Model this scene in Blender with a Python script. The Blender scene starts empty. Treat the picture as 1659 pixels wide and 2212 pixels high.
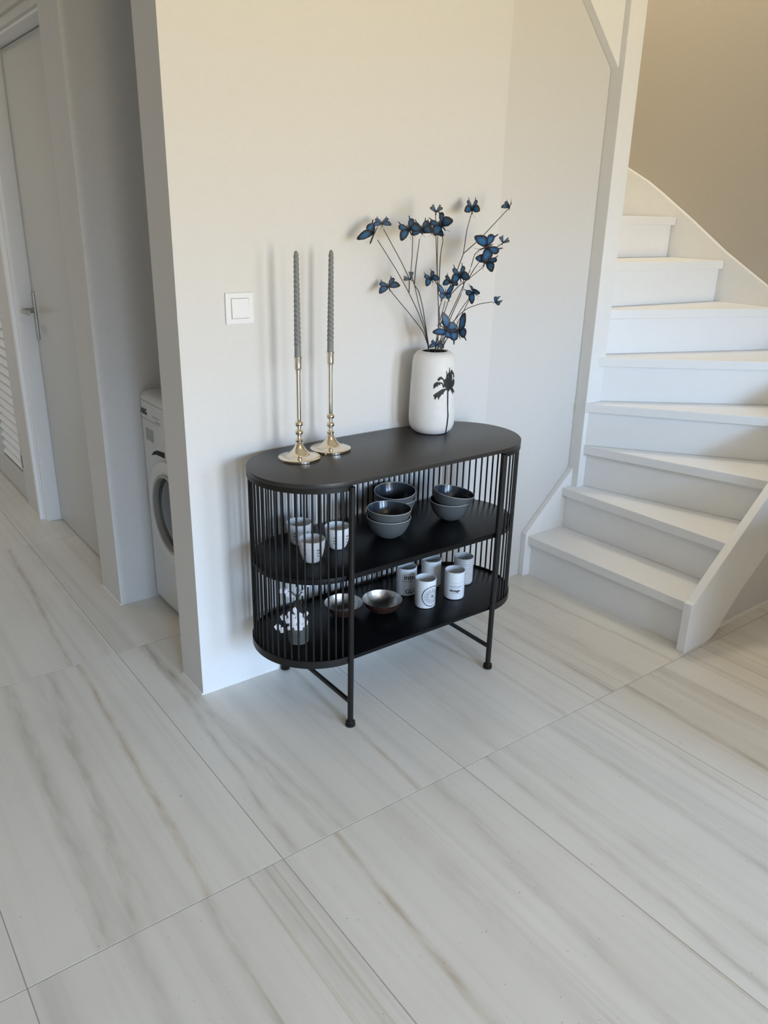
import bpy, bmesh, math, random
from mathutils import Vector, Matrix
from mathutils.geometry import tessellate_polygon
PI = math.pi
random.seed(7)
S = bpy.context.scene
COL = S.collection
# ------------------------------------------------------------------ camera
CAM = Vector((0, 0, 1.5))
MR = [Vector((0.8014769, -0.59763979, 0.0214816)), Vector((-0.19440895, -0.29434945, -0.93571553)),
      Vector((0.56554393, 0.74577817, -0.35210081))]      # right, down, forward
F = 1707.03
cd = bpy.data.cameras.new('camera'); cam = bpy.data.objects.new('camera', cd); COL.objects.link(cam)
cd.sensor_fit = 'VERTICAL'; cd.sensor_height = 36; cd.lens = F / 2212 * 36; cd.clip_start = .02
m = Matrix.Identity(4)
for i in range(3):
    m[i][0] = MR[0][i]; m[i][1] = -MR[1][i]; m[i][2] = -MR[2][i]; m[i][3] = CAM[i]
cam.matrix_world = m
S.camera = cam
# ------------------------------------------------------------------ light and exposure
S.view_settings.view_transform = 'Standard'; S.view_settings.look = 'None'
S.view_settings.gamma = 1; S.view_settings.use_curve_mapping = False
S.view_settings.exposure = -0.05
w = bpy.data.worlds.new('world'); S.world = w; w.use_nodes = True
bg = w.node_tree.nodes['Background']; bg.inputs[0].default_value = (.62, .78, 1, 1); bg.inputs[1].default_value = .05
def area(name, loc, rot, sx, sy, power, col, spread=PI):
    l = bpy.data.lights.new(name, 'AREA'); l.shape = 'RECTANGLE'; l.size = sx; l.size_y = sy
    l.energy = power; l.color = col; l.spread = spread
    o = bpy.data.objects.new(name, l); COL.objects.link(o); o.location = loc; o.rotation_euler = rot
    return o
def aim(tilt): return (PI/2 + math.radians(tilt), 0, 0)     # + looks up, - looks down
LIGHTS = [
 ('window_sky_light', (2.85, -3.97, 1.45), aim(-19), 1.0, 1.7, 28.0, (0.430, 0.660, 1.000), .85),
 ('window_sky_light', (1.10, -3.97, 1.45), aim(-19), .9, 1.7, 18.0, (0.430, 0.660, 1.000), .85),
 ('window_ground_light', (2.85, -3.97, 1.15), aim(16), 1.0, 1.9, 10.0, (1.000, 0.800, 0.440), 1.1),
 ('window_ground_light', (1.10, -3.97, 1.15), aim(16), .9, 1.9, 19.0, (1.000, 0.800, 0.440), 1.1),
 ('window_sky_light', (-.6, -3.97, 1.45), aim(-19), .9, 1.7, 20.0, (0.430, 0.660, 1.000), .85),  # third window is an added source, brightens the hall partition on the left
 ('window_ground_light', (-.6, -3.97, 1.15), aim(16), .9, 1.9, 8.0, (1.000, 0.800, 0.440), 1.1),  # ground light of the same added left window
 ('ceiling_lamp_light', (.9, -.4, 2.5), (0, 0, 0), 1.2, 1.2, 7.1, (1.000, 0.760, 0.480), PI),
 ('stair_lamp_light', (3.2, 2.4, 4.2), (0, 0, 0), .5, .5, 28.2, (1.000, 0.880, 0.680), PI),
 ('hall_lamp_light', (-.2, 4.6, 2.5), (0, 0, 0), .6, .6, 7.8, (1.000, 0.930, 0.850), PI),

]
for a in LIGHTS: area(*a)
# ------------------------------------------------------------------ pixel helpers (pixels of the 1659 x 2212 frame)
def ray(px, py):
    a, b = (px - 829.5) / F, (py - 1106) / F
    return MR[0] * a + MR[1] * b + MR[2]
def aty(px, py, y): d = ray(px, py); return CAM + d * ((y - CAM.y) / d.y)
def atz(px, py, z): d = ray(px, py); return CAM + d * ((z - CAM.z) / d.z)
def ppm(p): return F / (Vector(p) - CAM).dot(MR[2])
# ------------------------------------------------------------------ materials
def mat(name, col, rough=.5, metal=0, spec=.5, **k):
    m = bpy.data.materials.new(name); m.use_nodes = True
    b = m.node_tree.nodes['Principled BSDF']
    b.inputs['Base Color'].default_value = (*col, 1); b.inputs['Roughness'].default_value = rough
    b.inputs['Metallic'].default_value = metal; b.inputs['Specular IOR Level'].default_value = spec
    for a, v in k.items(): b.inputs[a.replace('_', ' ')].default_value = v
    return m
def N(m, t, **k):
    n = m.node_tree.nodes.new(t)
    for a, v in k.items(): setattr(n, a, v)
    return n
def L(m, a, b): m.node_tree.links.new(a, b)
def P(m): return m.node_tree.nodes['Principled BSDF']
def noise_col(m, c1, c2, scale, lo=.35, hi=.65, stretch=None, bump=0, detail=6):
    tc = N(m, 'ShaderNodeTexCoord'); n = N(m, 'ShaderNodeTexNoise'); n.inputs['Scale'].default_value = scale
    n.inputs['Detail'].default_value = detail
    src = tc.outputs['Object']
    if stretch:
        mp = N(m, 'ShaderNodeMapping'); mp.inputs['Scale'].default_value = stretch; L(m, src, mp.inputs[0]); src = mp.outputs[0]
    L(m, src, n.inputs['Vector'])
    r = N(m, 'ShaderNodeValToRGB'); r.color_ramp.elements[0].position = lo; r.color_ramp.elements[1].position = hi
    r.color_ramp.elements[0].color = (*c1, 1); r.color_ramp.elements[1].color = (*c2, 1)
    L(m, n.outputs[0], r.inputs[0]); L(m, r.outputs[0], P(m).inputs['Base Color'])
    if bump:
        b = N(m, 'ShaderNodeBump'); b.inputs['Strength'].default_value = bump; b.inputs['Distance'].default_value = .002
        L(m, n.outputs[0], b.inputs['Height']); L(m, b.outputs[0], P(m).inputs['Normal'])
    return m
M = {}
M['wall'] = noise_col(mat('wall_paint', (.72, .70, .68), .85, spec=.2), (.74, .725, .70), (.75, .735, .71), 60, bump=.03)
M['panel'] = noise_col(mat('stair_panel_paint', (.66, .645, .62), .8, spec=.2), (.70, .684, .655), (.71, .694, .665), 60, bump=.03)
M['greige'] = noise_col(mat('greige_wall_paint', (.5, .46, .39), .85, spec=.2), (.51, .465, .395), (.52, .475, .405), 60, bump=.03)
M['hallwall'] = noise_col(mat('hall_paint', (.6, .6, .57), .85, spec=.2), (.72, .71, .69), (.74, .73, .71), 60, bump=.03)
M['ceil'] = mat('ceiling_paint', (.8, .79, .76), .9, spec=.1)
M['white'] = noise_col(mat('white_lacquer', (.88, .88, .87), .38), (.885, .885, .875), (.895, .895, .885), 25)
M['string'] = noise_col(mat('string_lacquer', (.88, .88, .87), .42), (.87, .87, .86), (.885, .885, .875), 25)
M['door'] = mat('door_lacquer', (.60, .60, .57), .3)
M['grout'] = mat('grout', (.36, .335, .28), .9)
M['black'] = noise_col(mat('black_powder_metal', (.012, .012, .012), .42, spec=.3), (.008, .0074, .0062), (.0115, .0104, .0086), 400, bump=.05)
M['shelf'] = mat('black_shelf_lacquer', (.004, .0045, .0055), .3, spec=.22)
M['blacktop'] = mat('black_satin_top', (.022, .020, .018), .36)
M['gold'] = mat('champagne_metal', (.80, .71, .58), .06, 1)
M['candle'] = mat('grey_wax', (.22, .235, .235), .5, Subsurface_Weight=.05)
M['vase'] = noise_col(mat('white_matte_ceramic', (.82, .81, .79), .6, spec=.35), (.80, .79, .77), (.83, .82, .80), 40)
M['print'] = mat('black_print', (.012, .013, .014), .6)
M['greyprint'] = mat('grey_print', (.30, .33, .38), .6)
M['blueprint'] = mat('ink_print', (.045, .06, .09), .6)
M['stem'] = mat('wire_stem', (.05, .042, .038), .7)
M['cup'] = mat('white_glaze', (.76, .78, .80), .22)
M['bowlout'] = mat('grey_stoneware', (.085, .095, .10), .55)
M['bowlin'] = mat('dark_glaze', (.035, .045, .06), .18)
M['bowlrim'] = mat('pale_rim', (.42, .42, .40), .5)
M['silver'] = noise_col(mat('silver_leaf', (.7, .7, .7), .3, 1), (.62, .63, .64), (.90, .91, .92), 90, bump=.3)
M['copper'] = noise_col(mat('coconut_brown', (.08, .03, .02), .45), (.010, .006, .005), (.06, .022, .014), 120, bump=.5)
M['glass'] = mat('clear_glass', (.62, .64, .62), .15, Transmission_Weight=.86, IOR=1.45)
M['smoke'] = mat('smoked_glass', (.02, .02, .02), .06, spec=.8)
M['petal'] = mat('white_petal', (.80, .79, .82), .6)
M['bud'] = mat('yellow_centre', (.55, .45, .12), .6)
M['plastic'] = mat('white_plastic', (.86, .86, .88), .25)
M['enamel'] = mat('white_enamel', (.70, .71, .70), .3)
M['greyplastic'] = mat('grey_plastic', (.36, .37, .36), .4)
M['chrome'] = mat('brushed_steel', (.36, .36, .34), .3, 1)
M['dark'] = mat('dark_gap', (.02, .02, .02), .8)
# marble-look tile: streaks along the long side, different on every tile
t = M['tile'] = mat('veined_tile', (.6, .6, .58), .34, spec=.42)
tc = N(t, 'ShaderNodeTexCoord'); oi = N(t, 'ShaderNodeObjectInfo')
mul = N(t, 'ShaderNodeMath', operation='MULTIPLY'); mul.inputs[1].default_value = 37.0
L(t, oi.outputs['Random'], mul.inputs[0])
cmb = N(t, 'ShaderNodeCombineXYZ'); L(t, mul.outputs[0], cmb.inputs[0]); L(t, mul.outputs[0], cmb.inputs[2])
add = N(t, 'ShaderNodeVectorMath', operation='ADD'); L(t, tc.outputs['Object'], add.inputs[0]); L(t, cmb.outputs[0], add.inputs[1])
def streak(sx, sy, det, dist, rot=.045):
    mp = N(t, 'ShaderNodeMapping'); mp.inputs['Scale'].default_value = (sx, sy, 1); mp.inputs['Rotation'].default_value = (0, 0, rot)
    L(t, add.outputs[0], mp.inputs[0])
    n = N(t, 'ShaderNodeTexNoise'); n.inputs['Scale'].default_value = 1; n.inputs['Detail'].default_value = det
    n.inputs['Distortion'].default_value = dist; L(t, mp.outputs[0], n.inputs['Vector']); return n
def ramp(src, stops):
    r = N(t, 'ShaderNodeValToRGB'); e = r.color_ramp.elements
    e[0].position, e[0].color = stops[0][0], (*stops[0][1], 1); e[1].position, e[1].color = stops[-1][0], (*stops[-1][1], 1)
    for p, c in stops[1:-1]:
        q = e.new(p); q.color = (*c, 1)
    L(t, src, r.inputs[0]); return r
def mixc(a, b, f, mode='MULTIPLY'):
    x = N(t, 'ShaderNodeMix', data_type='RGBA', blend_type=mode)
    x.inputs[0].default_value = f; L(t, a, x.inputs[6]); L(t, b, x.inputs[7]); return x.outputs[2]
base = ramp(streak(11, .16, 10, .03).outputs[0], [(.28, (.675, .645, .582)), (.42, (.755, .718, .65)), (.5, (.78, .742, .672)), (.7, (.795, .757, .686))])
fine = ramp(streak(36, .6, 10, .05).outputs[0], [(.3, (.90, .90, .89)), (.5, (1, 1, 1)), (.7, (1, 1, 1))])
c = mixc(base.outputs[0], fine.outputs[0], .7)
vein = ramp(streak(5, .07, 5, .02).outputs[0], [(.625, (1, 1, 1)), (.632, (.86, .82, .76)), (.635, (.78, .73, .66)), (.640, (.92, .9, .87)), (.65, (1, 1, 1))])
c = mixc(c, vein.outputs[0], .8)
vein2 = ramp(streak(7, .12, 6, .03, .05).outputs[0], [(.37, (1, 1, 1)), (.39, (.90, .895, .88)), (.395, (.87, .865, .85)), (.42, (1, 1, 1))])
c = mixc(c, vein2.outputs[0], .8)
clo = N(t, 'ShaderNodeTexNoise'); clo.inputs['Scale'].default_value = 3.5; L(t, add.outputs[0], clo.inputs['Vector'])
cl = ramp(clo.outputs[0], [(.35, (.95, .945, .94)), (.65, (1, 1, 1))])
c = mixc(c, cl.outputs[0], .8)
spk = N(t, 'ShaderNodeTexNoise'); spk.inputs['Scale'].default_value = 90; spk.inputs['Detail'].default_value = 4; L(t, add.outputs[0], spk.inputs['Vector'])
sp_ = ramp(spk.outputs[0], [(.25, (.55, .53, .5)), (.29, (1, 1, 1)), (.8, (1, 1, 1))])
c = mixc(c, sp_.outputs[0], .8)
# single long veins: world line x = a*y + b inside one tile row, ragged by noise
geo = N(t, 'ShaderNodeNewGeometry'); sep = N(t, 'ShaderNodeSeparateXYZ'); L(t, geo.outputs['Position'], sep.inputs[0])
wob = N(t, 'ShaderNodeTexNoise'); wob.inputs['Scale'].default_value = 4; wob.inputs['Detail'].default_value = 7; wob.inputs['Roughness'].default_value = .62; L(t, geo.outputs['Position'], wob.inputs['Vector'])
mp_ = N(t, 'ShaderNodeMapping'); mp_.inputs['Scale'].default_value = (1, .16, 1); L(t, geo.outputs['Position'], mp_.inputs[0])
rag = N(t, 'ShaderNodeTexNoise'); rag.inputs['Scale'].default_value = 55; rag.inputs['Detail'].default_value = 7; L(t, mp_.outputs[0], rag.inputs['Vector'])
def mth(op, a, b=None, cl=False):
    n = N(t, 'ShaderNodeMath', operation=op, use_clamp=cl)
    for i, v in enumerate((a, b)):
        if v is None: continue
        if isinstance(v, (int, float)): n.inputs[i].default_value = v
        else: L(t, v, n.inputs[i])
    return n.outputs[0]
wv = mth('MULTIPLY', mth('SUBTRACT', wob.outputs[0], .5), .03)
rv = mth('MULTIPLY', mth('SUBTRACT', rag.outputs[0], .22), 1.9, True)
TAN, GRY = (.62, .53, .41), (.70, .685, .655)
def vein_line(x0, y0, x1, y1, w, colr, st_, row):
    global c
    p, q = atz(x0, y0, 0), atz(x1, y1, 0); a = (p.x - q.x)/(p.y - q.y); b = p.x - a*p.y
    d = mth('ABSOLUTE', mth('ADD', mth('SUBTRACT', mth('SUBTRACT', sep.outputs[0], b), mth('MULTIPLY', sep.outputs[1], a)), wv))
    k = mth('SUBTRACT', 1.0, mth('DIVIDE', d, w), True)
    lo = 1.358 + 1.195*row
    k = mth('MULTIPLY', k, mth('MULTIPLY', mth('GREATER_THAN', sep.outputs[1], lo), mth('LESS_THAN', sep.outputs[1], lo + 1.195)))
    k = mth('MULTIPLY', mth('MULTIPLY', k, rv), st_)
    x = N(t, 'ShaderNodeMix', data_type='RGBA', blend_type='MULTIPLY'); L(t, k, x.inputs[0]); L(t, c, x.inputs[6]); x.inputs[7].default_value = (*colr, 1); c = x.outputs[2]
for v in ((170, 1435, 455, 1935, .016, TAN, 1, 0), (20, 1490, 180, 1900, .03, GRY, .9, 0), (118, 1480, 270, 1935, .026, GRY, .9, 0), (75, 1470, 330, 1975, .03, GRY, .5, 0),
          (400, 1510, 630, 1830, .018, GRY, 1, 0), (440, 1530, 690, 1790, .026, GRY, .9, 0), (520, 1590, 745, 1790, .022, GRY, .8, 0), (777, 1581, 900, 1697, .014, TAN, .7, 0),
          (725, 1800, 1065, 2212, .015, TAN, 1, -1), (945, 1695, 1290, 2050, .03, GRY, .7, -1), (850, 1760, 1180, 2100, .05, GRY, .5, -1),
          (450, 1945, 600, 2200, .028, GRY, .9, -1), (285, 2030, 350, 2180, .03, GRY, .6, -1), (570, 1900, 760, 2150, .05, GRY, .5, -1),
          (1060, 1640, 1659, 2135, .022, GRY, .9, -1), (1130, 1640, 1659, 2040, .03, GRY, .7, -1), (1200, 1570, 1659, 1880, .022, GRY, .8, -1), (1330, 1540, 1659, 1760, .035, GRY, .4, -1),
          (1355, 1482, 1659, 1660, .016, TAN, 1, -1), (1440, 1450, 1659, 1560, .03, GRY, .6, -1),
          (1070, 1440, 1222, 1547, .018, TAN, .5, 0), (905, 1470, 1060, 1600, .04, GRY, .5, 0), (1090, 1360, 1320, 1490, .022, GRY, .9, 0), (1140, 1330, 1380, 1460, .03, GRY, .8, 0), (1290, 1350, 1450, 1425, .016, GRY, 1, 0),
          (25, 1195, 150, 1430, .016, TAN, .8, 1), (100, 1230, 215, 1390, .03, GRY, .6, 1)):
    vein_line(*v)
L(t, c, P(t).inputs['Base Color'])
# butterfly wing: colour from the mesh attribute (dark edge, blue cells) with fine veins
wm = M['wing'] = mat('butterfly_wing', (.03, .12, .3), .45)
at = N(wm, 'ShaderNodeAttribute'); at.attribute_name = 'Col'
L(wm, at.outputs['Color'], P(wm).inputs['Base Color'])
# ------------------------------------------------------------------ mesh helpers
class MB:
    def __init__(s): s.v = []; s.f = []
    def add(s, vs, fs):
        k = len(s.v); s.v += [tuple(v) for v in vs]; s.f += [tuple(i + k for i in f) for f in fs]; return s
    def box(s, x0, x1, y0, y1, z0, z1):
        return s.add([(x, y, z) for z in (z0, z1) for x, y in ((x0, y0), (x1, y0), (x1, y1), (x0, y1))],
                     [(3, 2, 1, 0), (4, 5, 6, 7), (0, 1, 5, 4), (1, 2, 6, 5), (2, 3, 7, 6), (3, 0, 4, 7)])
    def prism(s, pts, z0, z1, axis='z'):      # extrude an outline
        n = len(pts)
        f3 = {'z': lambda a, b, c: (a, b, c), 'y': lambda a, b, c: (a, c, b), 'x': lambda a, b, c: (c, a, b)}[axis]
        vs = [f3(a, b, z0) for a, b in pts] + [f3(a, b, z1) for a, b in pts]
        fs = [tuple(range(n - 1, -1, -1)), tuple(range(n, 2 * n))] + [(i, (i + 1) % n, n + (i + 1) % n, n + i) for i in range(n)]
        return s.add(vs, fs)
    def lathe(s, prof, n=32, c=(0, 0, 0), close=True):
        k = len(prof); vs = []; fs = []
        for i in range(n):
            a = 2 * PI * i / n
            vs += [(c[0] + r * math.cos(a), c[1] + r * math.sin(a), c[2] + z) for r, z in prof]
        for i in range(n):
            j = (i + 1) % n
            for q in range(k - 1): fs.append((i * k + q, j * k + q, j * k + q + 1, i * k + q + 1))
        if close:
            fs.append(tuple(i * k for i in range(n - 1, -1, -1))); fs.append(tuple(i * k + k - 1 for i in range(n)))
        return s.add(vs, fs)
    def tube(s, pts, r, n=6, r1=None):
        pts = [Vector(p) for p in pts]; vs = []; fs = []
        for i, p in enumerate(pts):
            d = (pts[min(i + 1, len(pts) - 1)] - pts[max(i - 1, 0)]).normalized()
            u = d.cross(Vector((0, 0, 1)) if abs(d.z) < .95 else Vector((1, 0, 0))).normalized(); v = d.cross(u)
            rr = r if r1 is None else r + (r1 - r) * i / (len(pts) - 1)
            vs += [p + (u * math.cos(2 * PI * k / n) + v * math.sin(2 * PI * k / n)) * rr for k in range(n)]
        for i in range(len(pts) - 1):
            for k in range(n): fs.append((i * n + k, i * n + (k + 1) % n, (i + 1) * n + (k + 1) % n, (i + 1) * n + k))
        fs.append(tuple(range(n - 1, -1, -1))); fs.append(tuple((len(pts) - 1) * n + k for k in range(n)))
        return s.add(vs, fs)
    def build(s, name, ma, parent=None, smooth=False, bevel=0, seg=2, loc=None):
        me = bpy.data.meshes.new(name); 
        if loc is None: loc = Vector((0, 0, 0))
        loc = Vector(loc)
        me.from_pydata([tuple(Vector(v) - loc) for v in s.v], [], s.f)
        bm = bmesh.new(); bm.from_mesh(me)
        bmesh.ops.recalc_face_normals(bm, faces=bm.faces)
        if bevel: bmesh.ops.bevel(bm, geom=[e for e in bm.edges if e.calc_face_angle(0) > .6], offset=bevel, segments=seg, affect='EDGES', profile=.6, clamp_overlap=True)
        bm.to_mesh(me); bm.free()
        for x in (ma if isinstance(ma, list) else [ma]): me.materials.append(x)
        o = bpy.data.objects.new(name, me); COL.objects.link(o); o.location = loc
        if parent: put(o, parent)
        if smooth:
            for p in me.polygons: p.use_smooth = True
            me.set_sharp_from_angle(angle=math.radians(35))
        return o
def put(o, parent):
    # children keep their world place: parents here are only ever moved/rotated, never scaled
    o.parent = parent; o.matrix_parent_inverse = wmat(parent).inverted()
def wmat(o):
    m = o.matrix_basis.copy() if not o.parent else None
    if m is not None: return m
    return wmat(o.parent) @ o.matrix_parent_inverse @ o.matrix_basis
def tag(o, label=None, cat=None, group=None, kind=None):
    if label: o['label'] = label
    if cat: o['category'] = cat
    if group: o['group'] = group
    if kind: o['kind'] = kind
    return o
def empty(name, loc, label, cat, group=None):
    o = bpy.data.objects.new(name, None); COL.objects.link(o); o.location = loc; o.empty_display_size = .05
    return tag(o, label, cat, group)
def struct(o): o['kind'] = 'structure'; return o
def copy_tree(o, parent=None):
    c = o.copy(); COL.objects.link(c)
    if parent: c.parent = parent
    for ch in list(o.children): copy_tree(ch, c)
    return c
# ------------------------------------------------------------------ setting
YB, XH, YR = 2.129, .882, 2.211      # main wall face, hall wall line, recessed wall face
fl = struct(MB().box(-1.1, 3.85, -4.0, 6.0, -.06, -.0004).build('floor', M['grout']))
TX, TY, TW, TL = .140, 1.358, .6005, 1.195
gap = .0011
tme = None
for i in range(-2, 7):
    for j in range(-5, 4):
        x0, x1 = TX + i * TW, TX + (i + 1) * TW; y0, y1 = TY + j * TL, TY + (j + 1) * TL
        if tme is None:
            tile = MB().box(-TW/2 + gap, TW/2 - gap, -TL/2 + gap, TL/2 - gap, -.012, 0).build('tile', M['tile'], bevel=.0004, seg=1)
            tme = tile.data
        else:
            tile = bpy.data.objects.new('tile', tme); COL.objects.link(tile)
        tile.location = ((x0 + x1)/2, (y0 + y1)/2, 0); tile.parent = fl
H = 2.6
struct(MB().box(XH, 2.093, YB, 2.29, 0, H).build('wall_back', M['wall']))
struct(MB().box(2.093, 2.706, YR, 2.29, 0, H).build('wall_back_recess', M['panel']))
struct(MB().box(XH, 1.75, 2.905, 3.124, 0, H).box(.97, 1.2, 3.124, 4.02, 2.25, H).build('wall_partition', M['hallwall']))
hl = MB().box(XH, 1.2, 4.10, 4.33, 0, H).box(XH, 1.2, 3.124, 4.10, 2.13, H).box(XH, 1.2, 4.33, 5.20, 2.12, H).box(XH, 1.2, 5.2, 6.0, 0, H)
struct(hl.build('wall_hall', M['hallwall']))
struct(MB().box(1.7, 1.8, 2.29, 2.905, 0, H).build('wall_laundry_niche', M['hallwall']))
struct(MB().box(1.0, 1.2, 3.124, 5.3, 0, 2.2).build('wall_hall_core', M['hallwall']))
struct(MB().box(-1.2, -1.1, -4.1, 6.1, 0, H).build('wall_left', M['wall']))
struct(MB().box(-1.1, 1.8, 6.0, 6.1, 0, H).build('wall_hall_end', M['hallwall']))
struct(MB().box(3.70, 3.85, .7, 3.4, 0, 4.4).build('wall_right', M['greige']))
struct(MB().box(3.70, 3.85, -4.0, .7, 0, H).build('wall_side', M['wall']))
struct(MB().box(2.15, 3.69, -.12, 0, 0, .91).build('light_blocker_low', M['wall']))  # unseen block added to keep window light off the lower stairs
struct(MB().box(2.80, 3.70, 3.3, 3.4, 0, 4.4).build('wall_stairwell', M['wall']))
struct(MB().box(2.68, 2.78, 2.31, 3.4, 0, 4.4).build('wall_stairwell_inner', M['wall']))
struct(MB().box(2.8, 3.7, 1.3, 1.40, H, 4.4).build('wall_stairwell_front', M['wall']))
struct(MB().box(2.7, 2.8, 1.3, 2.31, H, 4.4).build('wall_stairwell_upper', M['wall']))
wf = MB()
for a_, b_ in ((-1.2, -1.05), (-.15, .65), (1.55, 2.35), (3.35, 3.85)): wf.box(a_, b_, -4.15, -4.0, 0, H)
for a_, b_ in ((-1.05, -.15), (.65, 1.55), (2.35, 3.35)): wf.box(a_, b_, -4.15, -4.0, 2.3, H).box(a_, b_, -4.15, -4.0, 0, .2)
struct(wf.build('wall_front', M['wall']))
struct(MB().box(-1.2, 2.7, -4.1, 6.1, H, H + .1).box(2.7, 3.85, -4.1, 1.3, H, H + .1).box(2.7, 3.85, 1.3, 3.4, 4.4, 4.5).build('ceiling', M['ceil']))
# wall under the stair and its bead
struct(MB().prism([(2.60, 0), (3.70, 0), (3.70, .90), (3.2, .62), (2.90, .40), (2.70, .16)], 1.412, 1.44, 'y').build('wall_under_stair', M['hallwall']))
struct(MB().box(2.62, 3.70, 1.404, 1.412, 0, .012).build('baseboard_stair', M['white']))
struct(MB().box(XH - .004, XH, YB + .003, 2.29, 0, .004).box(XH - .004, XH, 2.905, 3.124, 0, .004).build('trim_1', M['white']))
# hall door 1 with its frame
d1 = struct(MB().box(.962, .999, 3.128, 4.012, .008, 2.113).build('door_1', M['door'], bevel=.001))
hp = aty(76, 630, 3.96); 
hz0, hz1 = .915, 1.135
MB().box(.953, .962, 3.965, 3.989, hz0, hz1).build('handle_plate', M['chrome'], d1, bevel=.002)
MB().tube([(.953, 3.977, 1.05), (.915, 3.977, 1.05), (.905, 3.965, 1.05), (.903, 3.87, 1.05)], .011, 10).build('door_handle', M['chrome'], d1, smooth=True)
fr = MB().box(.895, .962, 4.014, 4.05, 0, 2.118).box(.895, .999, 3.124, 4.05, 2.118, 2.13)
struct(fr.box(.962, .999, 4.014, 4.05, 0, 2.118).build('trim_2', M['white'], bevel=.0015))
struct(MB().box(.872, .890, 4.058, 4.092, 0, 2.15).box(.890, 1.0, 4.05, 4.10, 0, 2.15).build('trim_3', M['white'], bevel=.0015))
struct(MB().box(.868, .882, 3.124, 4.33, 2.162, 2.183).build('trim_4', M['door'], bevel=.002))
# louvred hall door
d2 = struct(MB().box(.890, .92, 4.335, 4.395, .01, 2.11).box(.890, .92, 4.84, 5.19, .01, 2.11).box(.890, .92, 4.395, 4.84, .01, .155)
            .box(.890, .92, 4.395, 4.84, 1.95, 2.11).build('door_2', M['door'], bevel=.002))
MB().box(.93, .935, 4.36, 4.88, .1, 2.0).build('backing', M['dark'], d2)
sl = None
for k in range(35):
    z = .190 + k * .050
    if sl is None:
        sl = MB().prism([(-.014, -.020), (-.010, -.023), (.014, .019), (.010, .022)], -.2225, .2225, 'z')
        sl.v = [(a, c, b) for a, b, c in sl.v]
        o = sl.build('slat', M['white']); sl = o.data
    else: o = bpy.data.objects.new('slat', sl); COL.objects.link(o)
    o.location = (.906, 4.6175, z); o.parent = d2
MB().box(.886, .890, 4.37, 4.385, .19, .26).build('hinge', M['chrome'], d2)
# ------------------------------------------------------------------ staircase
st = empty('staircase', (2.46, 1.8, 0), 'white painted winder staircase turning left behind the grey wall', 'staircase')
NL = {1: ((2.456, 2.183), (2.468, 1.40)), 2: ((2.652, 2.183), (2.667, 1.40)), 3: ((2.714, 2.183), (2.942, 1.40)), 4: ((2.700, 2.150), (3.292, 1.40)),
      5: ((2.758, 2.150), (3.670, 1.4487)), 6: ((2.802, 2.204), (3.670, 1.871)), 7: ((2.802, 2.262), (3.670, 2.196)), 8: ((2.802, 2.49), (3.670, 2.49)),
      9: ((2.802, 2.66), (3.670, 2.90)), 10: ((2.802, 2.80), (3.665, 3.22))}
R = .19
def shift(k, d):
    a, b = Vector(NL[k][0]), Vector(NL[k][1]); t = (b - a).normalized(); n = Vector((-t.y, t.x))
    return a + n * d, b + n * d
for k in range(1, 10):
    a, b = shift(k, 0); c_, d_ = shift(k + 1, .045)
    mid = []
    if k == 4: mid = [(3.67, 1.40)]
    pts = [tuple(a), tuple(b)] + mid + [tuple(d_), tuple(c_)]
    if k == 4: pts = [(2.700, 2.150), (3.292, 1.40), (3.67, 1.40), tuple(d_), tuple(c_)]
    if k == 5: pts.append((2.802, 2.16))
    cx = sum(p[0] for p in pts)/len(pts); cy = sum(p[1] for p in pts)/len(pts)
    MB().prism(pts, R*k - .038, R*k).build('tread', M['white'], st, bevel=.004, seg=2, loc=(cx, cy, R*k))
    a, b = shift(k, .024); c_, d_ = shift(k, .042)
    MB().prism([tuple(a), tuple(b), tuple(d_), tuple(c_)], R*(k-1) + (.001 if k > 1 else 0), R*k - .038).build('riser', M['white'], st, loc=(a.x, a.y, R*(k-1)))
os_ = [(2.446, 0), (2.446, .198), (2.463, .205), (2.9, .590), (3.3, .88), (3.7, 1.06), (3.7, .74), (3.2, .50), (2.942, .300), (2.779, .165), (2.70, .085), (2.654, .030), (2.625, .010), (2.595, 0)]
MB().prism(os_, 1.367, 1.401, 'y').build('outer_string', M['string'], st, bevel=.003)
MB().prism([(2.44, 0), (2.44, .2025), (2.71, .462), (2.71, 0)], 2.183, 2.2105, 'y').build('wall_string', M['string'], st, bevel=.003)
MB().prism([(2.707, 2.033), (2.707, 2.598), (2.14, 2.598)], 2.176, 2.2105, 'y').build('upper_string', M['string'], st, bevel=.002)
MB().box(2.707, 2.802, 2.150, 2.305, 0, 2.598).build('newel_post', M['string'], st, bevel=.004)
rs = [(1.402, .30), (1.402, .93), (1.6, 1.03), (1.977, 1.235), (2.208, 1.372), (2.41, 1.510), (2.60, 1.632), (2.696, 1.690), (2.833, 1.757), (3.0, 1.82), (3.29, 1.92), (3.29, 1.3), (2.6, 1.1), (2.0, .7), (1.7, .5)]
MB().prism(rs, 3.672, 3.699, 'x').build('side_string', M['string'], st, bevel=.002)
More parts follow.
